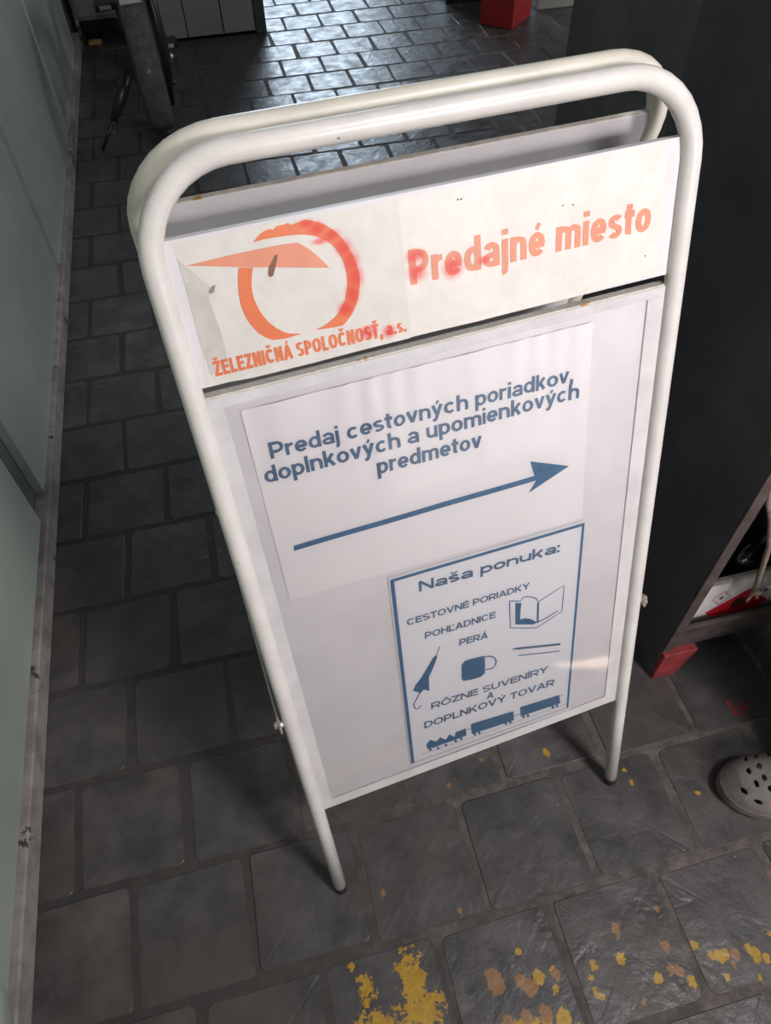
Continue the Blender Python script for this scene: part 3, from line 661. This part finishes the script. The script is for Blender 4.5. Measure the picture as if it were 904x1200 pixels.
for c in (onl(845.5, 700.5), onl(898, 691)):
    lrect('small_pictogram_frame', c, math.radians(45), .016, .016, .0018, M['pinkink'])
    lab('pictogram', [(c[0]+.007*math.cos(a)*r, c[1]+.007*math.sin(a)*r) for a, r in ((0, 1), (.8, .4), (1.5, 1.1), (2.4, .5), (3.1, 1), (4, .5), (4.8, .9), (5.6, .4))], M['labelink'], L, .0011)
c = onl(866, 704)
lab('flame_pictogram', [(c[0]+x, c[1]+y) for x, y in ((-.014, -.018), (.014, -.018), (.018, -.004), (.012, .008), (.008, 0), (.005, .02), (-.003, .008), (-.009, .014), (-.016, -.004))], M['labelink'], L, .0012)
# things in the tray
def toward(px, py, y):   # survey: point on the upright plane at depth y
    d = RX*((px-452)/F_PX)+DN*((py-600)/F_PX)+_f; return CAM+d*(y/d.y)
ra, rb = toward(870, 659, .68), toward(901, 631, .68)
rod = tubeobj('chrome_tube', [ra, rb+(rb-ra)*.1, ra+(rb-ra)*2.6], .0115, M['chrome'], None, 16)
tag(rod, 'chrome tube with clamp sticking up out of the steel tray', 'pipe')
cd_ = (rb-ra).normalized(); tubeobj('clamp', [ra-cd_*.012, ra+cd_*.02], .017, M['chrome'], rod, 14); tubeobj('clamp_bolt', [ra, toward(877, 668, .67)], .007, M['chrome'], rod, 8)
r2 = tubeobj('thin_rod', [toward(862, 652.5, .70), toward(881, 637, .70)], .0022, M['chrome'], None, 8); tag(r2, 'thin bright metal rod above the chrome tube', 'rod')
bm = bmesh.new()
pp = [onl(884, 693), onl(890, 672)]
A = P0+ex*pp[0][0]+ey*pp[0][1]+nn*.006; 
A = toward(884, 694, .565); pth = [A, toward(893, 668, .55), toward(902, 640, .55), toward(904, 610, .55), toward(901, 590, .56), toward(908, 520, .58), toward(912, 400, .6)]
tw = tubeobj('cord', pth, .005, M['twine'], None, 8); tag(tw, 'frayed brown cord hanging in front of the hazard label', 'cord')
bm = bmesh.new(); tube(bm, [A+Vector((-.010, -.004, .004)), A+Vector((.0, -.008, .010)), A+Vector((.010, -.004, .002))], .006, 8); tube(bm, [A, A+Vector((-.012, -.006, -.02))], .003, 6); tube(bm, [A, A+Vector((.012, -.006, -.018))], .003, 6)
obj('knot', bm, M['twine'], tw, True)

# ================================================================== CLOG and its wearer
AX = Vector((1, -.22, 0)).normalized(); AY = Vector((-AX.y, AX.x, 0)); TOE = Vector((.728, .300, 0))
LEN = .285
def halfw(s):  # half width along length 0..1 from toe
    if s < .36: return .062*math.sqrt(max(0, 1-((.36-s)/.36)**2.3))
    return .062-.017*math.sin((s-.36)/.64*math.pi*.62) if s < .9 else (.062-.017*math.sin(.54/.64*math.pi*.62))*math.sqrt(max(0, 1-((s-.9)/.1)**2))
ss = [0, .006, .02, .045, .08, .13, .19, .26, .33, .42, .52, .62, .72, .8, .87, .92, .955, .98, .995, 1]
def outline(k=1., d=0):
    up = [(s, halfw(s)*k+d*(1 if 0 < s < 1 else 0)) for s in ss]; return [(s, w_) for s, w_ in up]+[(s, -w_) for s, w_ in up[::-1][1:-1]]
def CP(s, t, z): return TOE+AX*(s*LEN)+AY*t+Vector((0, 0, z))
clog = empty('clog', CP(.5, 0, 0)); tag(clog, 'grey perforated foam clog at the right edge of the photo', 'shoe')
bm = bmesh.new(); rings = []
for z, k in ((.001, .93), (.006, .98), (.014, 1.0), (.017, .965), (.021, .965), (.024, 1.0), (.029, 1.0), (.031, .95)):
    rings.append([bm.verts.new(CP((s-.5)*(.97+.03*k)+.5, t*k, z+(.010*max(0, .25-s)/.25 if z < .02 else .006*max(0, .25-s)/.25))) for s, t in outline()])
n = len(rings[0])
for a, b2 in zip(rings, rings[1:]):
    for i in range(n): bm.faces.new((a[i], a[(i+1) % n], b2[(i+1) % n], b2[i]))
bm.faces.new(rings[0][::-1]); bm.faces.new(rings[-1])
bmesh.ops.recalc_face_normals(bm, faces=bm.faces); obj('sole', bm, M['clogsole'], clog, True)
# vamp: dome over the front 58 %, real holes left open
HC = [(874, 889, 3.4, 2.0), (885.6, 885, 3.6, 2.6), (901, 882.5, 4, 3.2), (889.7, 897, 4.2, 2.9), (877.8, 903, 4.2, 2.6), (896, 911, 4.3, 2.8), (887, 918, 4.2, 2.5), (872, 927, 5.6, 2.6), (889, 940, 5.6, 2.6), (903.5, 924, 4.2, 2.6), (912, 899, 4, 3)]
def domez(s, t):
    w_ = max(1e-4, halfw(s)); r = min(1, abs(t)/w_)
    e_ = min(1, s/.30); Hs = .024+.026*(1-(1-e_)**2.2)+.014*max(0, s-.3)/.28
    return .027+Hs*(1-r**3.0)**.55*(.25+.75*min(1, (s/.10))**.6 if s < .10 else 1)-.0
def proj(P):
    d = P-CAM; z = d.dot(_f); return 452+F_PX*d.dot(RX)/z, 600+F_PX*d.dot(DN)/z
bm = bmesh.new(); NS, NT = 120, 90; g = []
for i in range(NS+1):
    s = .003+(.60-.003)*(i/NS)**1.15; w_ = halfw(s)*.97; row = []
    for j in range(NT+1):
        a = -math.pi/2+math.pi*j/NT; t = w_*math.sin(a); row.append(bm.verts.new(CP(s, t, domez(s, t/.97))))
    g.append(row)
for i in range(NS):
    for j in range(NT):
        f4 = (g[i][j], g[i+1][j], g[i+1][j+1], g[i][j+1]); c = sum((v.co for v in f4), Vector())/4; x, y = proj(c); hole = False
        for hx, hy, ra, rb in HC:
            dx, dy = x-hx, y-hy; ca, sa = (math.cos(1.05), math.sin(1.05)) if ra < 5 else (math.cos(.75 if hx < 880 else .4), math.sin(.75 if hx < 880 else .4))
            if ((dx*ca+dy*sa)/ra)**2+((-dx*sa+dy*ca)/rb)**2 < 1: hole = True
        if not hole: bm.faces.new(f4)
bmesh.ops.delete(bm, geom=[v for v in bm.verts if not v.link_faces], context='VERTS')
bmesh.ops.recalc_face_normals(bm, faces=bm.faces)
vamp = obj('vamp', bm, M['clog'], clog, True); md = vamp.modifiers.new('s', 'SOLIDIFY'); md.thickness = .0032; md.offset = -1
bm = bmesh.new(); tube(bm, [CP(.5, .052, .04), CP(.62, .05, .062), CP(.8, .044, .066), CP(.97, .025, .066), CP(1.0, 0, .066), CP(.97, -.025, .066), CP(.8, -.044, .066), CP(.62, -.05, .062), CP(.5, -.052, .04)], .006, 8)
obj('heel_strap', bm, M['clog'], clog, True)
# the person standing just outside the right edge (only their foot and shadow reach the picture)
def skin(name, chain, edges, m, parent, lv=2):
    me = bpy.data.meshes.new(name); me.from_pydata([wm(parent).inverted() @ Vector(c[:3]) for c in chain], edges, []); me.materials.append(m)
    o = bpy.data.objects.new(name, me); COL.objects.link(o); o.parent = parent
    o.modifiers.new('k', 'SKIN'); me.skin_vertices or None
    for i, c in enumerate(chain): me.skin_vertices[0].data[i].radius = (c[3], c[4] if len(c) > 4 else c[3])
    me.skin_vertices[0].data[0].use_root = True
    sb = o.modifiers.new('s', 'SUBSURF'); sb.levels = lv; sb.render_levels = lv
    for p in me.polygons: p.use_smooth = True
    return o
HX, HY = 1.11, .13    # pelvis above the feet
per = empty('person', (HX, HY, 0)); tag(per, 'person in dark trousers standing at the right edge wearing the grey clog', 'person')
an1 = CP(.82, 0, .09); an2 = an1+Vector((.1, -.27, 0)); b1 = CP(.25, 0, .048)
body = [(HX, HY, .95, .13, .11), (HX, HY, 1.12, .125, .1), (HX, HY, 1.3, .15, .11), (HX, HY, 1.44, .10, .08), (HX-.02, HY, 1.52, .05), (HX-.04, HY, 1.62, .085), (HX-.04, HY, 1.72, .075),
        (an1.x+.03, an1.y-.02, .50, .055), (an1.x, an1.y, .09, .038), (b1.x, b1.y, .052, .022), (an2.x+.0, an2.y+.03, .50, .055), (an2.x, an2.y, .09, .038), (an2.x-.13, an2.y+.02, .05, .03),
        (HX-.02, HY+.19, 1.42, .05), (HX+.02, HY+.24, 1.14, .04), (HX-.08, HY+.25, .92, .028), (HX-.10, HY+.25, .84, .03),
        (HX+.02, HY-.19, 1.42, .05), (HX+.06, HY-.24, 1.14, .04), (HX-.04, HY-.25, .92, .028), (HX-.06, HY-.25, .84, .03), (HX, HY+.08, .88, .08), (HX, HY-.08, .88, .08)]
ed = [(0, 1), (1, 2), (2, 3), (3, 4), (4, 5), (5, 6), (0, 21), (21, 7), (7, 8), (8, 9), (0, 22), (22, 10), (10, 11), (11, 12), (3, 13), (13, 14), (14, 15), (15, 16), (3, 17), (17, 18), (18, 19), (19, 20)]
skin('body', body, ed, M['skin'], per)
skin('trousers', [(HX, HY, .98, .15, .125), (HX, HY, 1.06, .145, .12), (HX, HY+.085, .86, .098), (an1.x+.03, an1.y-.02, .50, .078), (an1.x, an1.y, .11, .066), (HX, HY-.085, .86, .098), (an2.x, an2.y+.03, .50, .078), (an2.x, an2.y, .11, .066)],
     [(0, 1), (0, 2), (2, 3), (3, 4), (0, 5), (5, 6), (6, 7)], M['cloth'], per)
skin('shirt', [(HX, HY, 1.03, .15, .125), (HX, HY, 1.2, .15, .12), (HX, HY, 1.34, .17, .125), (HX, HY, 1.45, .11, .09), (HX-.02, HY+.2, 1.42, .065), (HX+.02, HY+.25, 1.2, .055), (HX+.02, HY-.2, 1.42, .065), (HX+.06, HY-.25, 1.2, .055)],
     [(0, 1), (1, 2), (2, 3), (3, 4), (4, 5), (3, 6), (6, 7)], M['shirt'], per)
skin('hair', [(HX-.02, HY, 1.68, .085), (HX-.02, HY, 1.75, .075)], [(0, 1)], M['hair'], per)
for s in (-1, 1):
    tubeobj('ear', [(HX-.035, HY+s*.083, 1.65), (HX-.03, HY+s*.092, 1.67), (HX-.03, HY+s*.086, 1.685)], [.008, .012, .008], M['skin'], per, 8)
    tubeobj('eye', [(HX-.112, HY+s*.03, 1.672), (HX-.12, HY+s*.03, 1.672)], [.011, .006], M['label'], per, 8)
    for k in range(5):   # fingers and thumb
        hx, hy = (HX-.10, HY+.25) if s > 0 else (HX-.06, HY-.25)
        fx = hx-.022+.013*k; L_ = (.05, .078, .085, .08, .062)[k]
        tubeobj('finger', [(fx, hy, .85), (fx-(.02 if k == 0 else 0), hy-s*.004, .85-L_*.5), (fx-(.022 if k == 0 else .004), hy-s*.016, .85-L_)], [.009, .0085, .006], M['skin'], per, 8)
tubeobj('nose', [(HX-.115, HY, 1.675), (HX-.135, HY, 1.64), (HX-.12, HY, 1.632)], [.007, .012, .008], M['skin'], per, 8)
sh2 = empty('clog', tuple(an2)[:2]+(0,)); tag(sh2, 'second grey foam clog of the person, outside the right edge', 'shoe')
for ch in list(clog.children):
    c2 = ch.copy(); COL.objects.link(c2); c2.parent = sh2
sh2.location = clog.location+(an2-an1); sh2.location.z = 0

# ================================================================== FAR END
def cabinet_far():
    t = empty('low_cabinet', (.1, 4.9, 0)); tag(t, 'low grey-green metal cabinet with chipped bottom edge at the far end', 'cabinet')
    boxobj('body', (-.233, 4.73, .012), (.425, 5.3, 1.0), M['cabinet'], t, .003)
    for i, (a, b2) in enumerate(((-.233, -.015), (-.011, .185), (.189, .367))):
        d = boxobj('door', (a+.002, 4.712, .02), (b2-.002, 4.73, .96), M['cabinet'], t, .002)
        boxobj('handle', (b2-.03, 4.700, .55), (b2-.018, 4.712, .66), M['zinc'], d, .002)
    tag(boxobj('end_post', (.369, 4.708, .004), (.427, 4.73, 1.0), M['cabdark'], t, .002), 'dark grey end post')
cabinet_far()
t = empty('wall_cabinet', (-.42, 4.95, 0)); tag(t, 'dark-based grey cabinet standing in the far left corner', 'cabinet')
boxobj('body', (XL+.004, 4.88, .1), (-.25, 5.3, 1.2), M['cabinet'], t, .003)
boxobj('plinth', (XL+.01, 4.90, 0), (-.26, 5.28, .1), M['bikeblack'], t, .002)
boxobj('door', (XL+.012, 4.866, .12), (-.256, 4.88, .30), M['cabinet'], t, .002)
boxobj('door', (XL+.012, 4.866, .31), (-.256, 4.88, 1.18), M['cabinet'], t, .002)
rg = boxobj('rag', (-.56, 4.80, .0), (-.49, 4.85, .02), M['ochre'], None, .006); tag(rg, 'small orange scrap on the floor in the far left corner', 'scrap')
bn = boxobj('black_bag', (-.585, 4.80, .0), (-.57, 4.86, .05), M['bikeblack'], None, .006); tag(bn, 'black strip beside the orange scrap', 'strip')
# red-footed post, grey box
a0 = Vector((1.763, 4.352, 0)); e1 = (Vector((1.619, 4.493, 0))-a0).normalized(); e2 = Vector((-e1.y, e1.x, 0)); e2 = e2 if e2.x > 0 else -e2
ps = empty('post', tuple(a0)); tag(ps, 'square black post with bright red base in the background', 'post')
fr_ = (a0, e1, e2, Vector((0, 0, 1)))
boxobj('red_base', (0, 0, 0), (.20, .26, .42), M['red'], ps, .003, fr_)
boxobj('shaft', (.01, .01, .42), (.19, .25, 3.19), M['black'], ps, .003, fr_)
gb = empty('grey_box', (2.4, 4.9, 0)); tag(gb, 'light grey box on the floor right of the red post base', 'box')
boxobj('body', (2.01, 4.60, 0), (2.75, 5.1, .32), M['cabinet'], gb, .006); boxobj('lid', (2.0, 4.59, .32), (2.76, 5.11, .35), M['cabinet'], gb, .004)
db = empty('dark_crate', (1.5, 5.0, 0)); tag(db, 'black crate standing left of the red post base', 'crate')
boxobj('body', (1.53, 4.86, 0), (1.80, 5.2, .3), M['bikeblack'], db, .004); boxobj('rim', (1.52, 4.85, .28), (1.81, 5.21, .31), M['bikeblack'], db, .003)

# bicycle seen from behind
bk = empty('bicycle', (-.2, 3.75, 0)); tag(bk, 'old dark bicycle with dusty rear tyre parked by the left partition', 'bicycle')
UPB = Vector((-.015, 0, 1)).normalized(); FYB = Vector((-.055, 1, 0)).normalized(); WR = .275
def wheel(cy, name, x0=-.195):
    c = Vector((x0-.01, cy, .302)); up_ = UPB; fy = FYB
    pts = [c+fy*WR*math.cos(a)+up_*WR*math.sin(a) for a in [2*math.pi*k/48 for k in range(48)]]
    w_ = tubeobj('wheel', pts, .026, M['rubber'], bk, 12, closed=True); 
    rim = [c+fy*(WR-.03)*math.cos(a)+up_*(WR-.03)*math.sin(a) for a in [2*math.pi*k/40 for k in range(40)]]
    tubeobj('rim', rim, .011, M['zinc'], w_, 8, closed=True)
    bm = bmesh.new(); ax = fy.cross(up_).normalized(); tube(bm, [c-ax*.045, c+ax*.045], .02, 12); obj('hub', bm, M['zinc'], w_, True)
    for k in range(18):
        a = 2*math.pi*k/18; tubeobj('spoke', [c+ax*.02*(1 if k % 2 else -1), c+fy*(WR-.03)*math.cos(a)+up_*(WR-.03)*math.sin(a)], .0012, M['zinc'], w_, 4)
    return c
c1 = wheel(3.60, True); c2 = wheel(4.36, True, -.237)
up_ = UPB; fy = FYB; ax = fy.cross(up_).normalized()
# broad mudguard over the rear wheel
bm = bmesh.new(); prev = None
for k in range(25):
    a = math.radians(30+k*185/24); rr_ = .318; row = []
    for j, (o_, dr) in enumerate(((-.052, -.03), (-.042, -.006), (0, .004), (.042, -.006), (.052, -.03))):
        row.append(bm.verts.new(c1-fy*(-(rr_+dr)*math.cos(a))+up_*(rr_+dr)*math.sin(a)+ax*o_))
    if prev:
        for j in range(4): bm.faces.new((prev[j], prev[j+1], row[j+1], row[j]))
    prev = row
mg = obj('mudguard', bm, M['rubber'], bk, True); md = mg.modifiers.new('s', 'SOLIDIFY'); md.thickness = .002
boxobj('pale_mudguard_patch', (-.040, -.0, -.003), (.042, .16, .004), M['fender'], mg, .001, (c1-fy*.20+up_*.262, ax*-1, (up_*.6+fy*.8), (up_*.8-fy*.6))).name = 'patch'
bb = c1+fy*.35-up_*.03
st_ = c1+fy*.22+up_*.48; hd = c2-fy*.10+up_*.50; hd2 = c2-fy*.07+up_*.34
F_ = [(bb, st_, .016), (st_, hd, .015), (bb, hd2, .018), (hd, hd2, .019), (st_, st_+up_*.13-fy*.03, .012)]
for a, b2, r in F_: tubeobj('frame_tube', [a, b2], r, M['bikeblack'], bk, 10)
for s in (-1, 1):
    tubeobj('frame_tube', [c1+ax*.05*s, bb+ax*.03*s], .009, M['bikeblack'], bk, 8); tubeobj('frame_tube', [c1+ax*.05*s, st_+ax*.015*s], .009, M['bikeblack'], bk, 8)
    tubeobj('fork_blade', [c2+ax*.05*s, hd2+ax*.03*s], .011, M['bikeblack'], bk, 8)
    cr_ = bb+ax*.07*s; en = cr_+((fy*.10-up_*.06) if ax.x*s > 0 else (-fy*.03+up_*.16)); tubeobj('crank', [bb, cr_, en], .010, M['bikeblack'], bk, 8)
    pd = boxobj('pedal', (-.0, -.045, -.014), (.09, .045, .014), M['bikeblack'], bk, .004, (en, ax*s, fy, up_))
    boxobj('reflector', (.02, -.049, -.008), (.07, -.044, .008), M['label'], pd, .001, (en, ax*s, fy, up_))
    tubeobj('handlebar', [hd+up_*.1, hd+up_*.12+ax*s*.12, hd+up_*.14+ax*s*.26-fy*.03, hd+up_*.13+ax*s*.29-fy*.14], .011, M['chrome'], bk, 10)
    tubeobj('grip', [hd+up_*.13+ax*s*.29-fy*.14, hd+up_*.13+ax*s*.29-fy*.24], .016, M['cap'], bk, 10)
    # rack stays on the right look like a dark band beside the wheel
    if ax.x*s > 0: tubeobj('rack_stay', [c1+ax*.062*s-fy*.08-up_*.16, c1+ax*.08*s-fy*.10+up_*.05, c1+ax*.075*s+up_*.42-fy*.10], [.008, .024, .022], M['bikeblack'], bk, 8)
tubeobj('handlebar_stem', [hd, hd+up_*.1], .014, M['bikeblack'], bk, 10)
tubeobj('saddle', [st_+up_*.13-fy*.12, st_+up_*.145-fy*.06, st_+up_*.14+fy*.02, st_+up_*.13+fy*.14], [.03, .07, .045, .018], M['cap'], bk, 12)
tubeobj('chain_ring', [bb+ax*.045+(fy*math.cos(a)+up_*math.sin(a))*.09 for a in [2*math.pi*k/28 for k in range(28)]], .006, M['bikeblack'], bk, 6, closed=True)
bm = bmesh.new(); s = 1 if ax.x > 0 else -1
q0 = c1+ax*s*.07
tube(bm, [q0+up_*.04, q0-up_*.03+fy*.02, q0-up_*.12-fy*.02], [.022, .014, .012], 8); tube(bm, [q0-up_*.02-ax*.01, q0-up_*.02+ax*s*.035], .011, 8); tube(bm, [q0-up_*.10-ax*.01, q0-up_*.10+ax*s*.03], .012, 8)
obj('derailleur', bm, M['bikeblack'], bk, True)
tubeobj('axle_nut', [q0+ax*s*.01, q0+ax*s*.045], .012, M['zinc'], bk, 6)
k0 = toward(141, 122, 3.62)
tubeobj('kickstand', [toward(134, 138, 3.52), gpt(121, 178)+Vector((0, 0, .008))], [.010, .007], M['bikeblack'], bk, 8)
tubeobj('kickstand_bracket', [toward(150, 84, 3.6), toward(142, 112, 3.56), toward(133, 141, 3.52)], [.022, .027, .016], M['bikeblack'], bk, 8)

# far window (daylight comes through it) and the doorway behind the camera
def window(name, x0, x1, z0, z1, y, dirn, label, st, col):
    bm = bmesh.new(); fw_ = .05
    for a, b2 in (((x0-fw_, z0-fw_), (x1+fw_, z0)), ((x0-fw_, z1), (x1+fw_, z1+fw_)), ((x0-fw_, z0), (x0, z1)), ((x1, z0), (x1+fw_, z1)), (((x0+x1)/2-.02, z0), ((x0+x1)/2+.02, z1))):
        box(bm, (a[0], y-.03 if dirn < 0 else y, a[1]), (b2[0], y if dirn < 0 else y+.03, b2[1]))
    bmesh.ops.recalc_face_normals(bm, faces=bm.faces); o = obj(name, bm, M['cabinet']); tag(o, label, kind='structure')
    m, nt, b = mat(name+'_daylight'); b.inputs['Base Color'].default_value = (.5, .5, .5, 1); b.inputs['Emission Color'].default_value = col+(1,); b.inputs['Emission Strength'].default_value = st
    boxobj('pane', (x0, y+dirn*.008, z0), (x1, y+dirn*.012, z1), m, o, 0)
    if name == 'added_fill_window': o.matrix_world = Matrix(((0, 1, 0, 0), (1, 0, 0, 0), (0, 0, 1, 0), (0, 0, 0, 1)))
window('window_1', .1, 2.0, .95, 2.95, YF, -1, 'bright window in the far wall', 3.0, (.75, .88, 1))
window('added_fill_window', 2.25, 3.95, 1.2, 2.6, 4.4, -1, 'added glowing fill window in the right wall', 1.0, (.93, .97, 1))  # made-up window: frame and glowing pane added to go with the side fill
window('door_1', .85, 1.75, .02, 2.15, YB, 1, 'open glazed door behind the camera', 1.2, (1, .97, .95))
print('objects', len(bpy.data.objects))
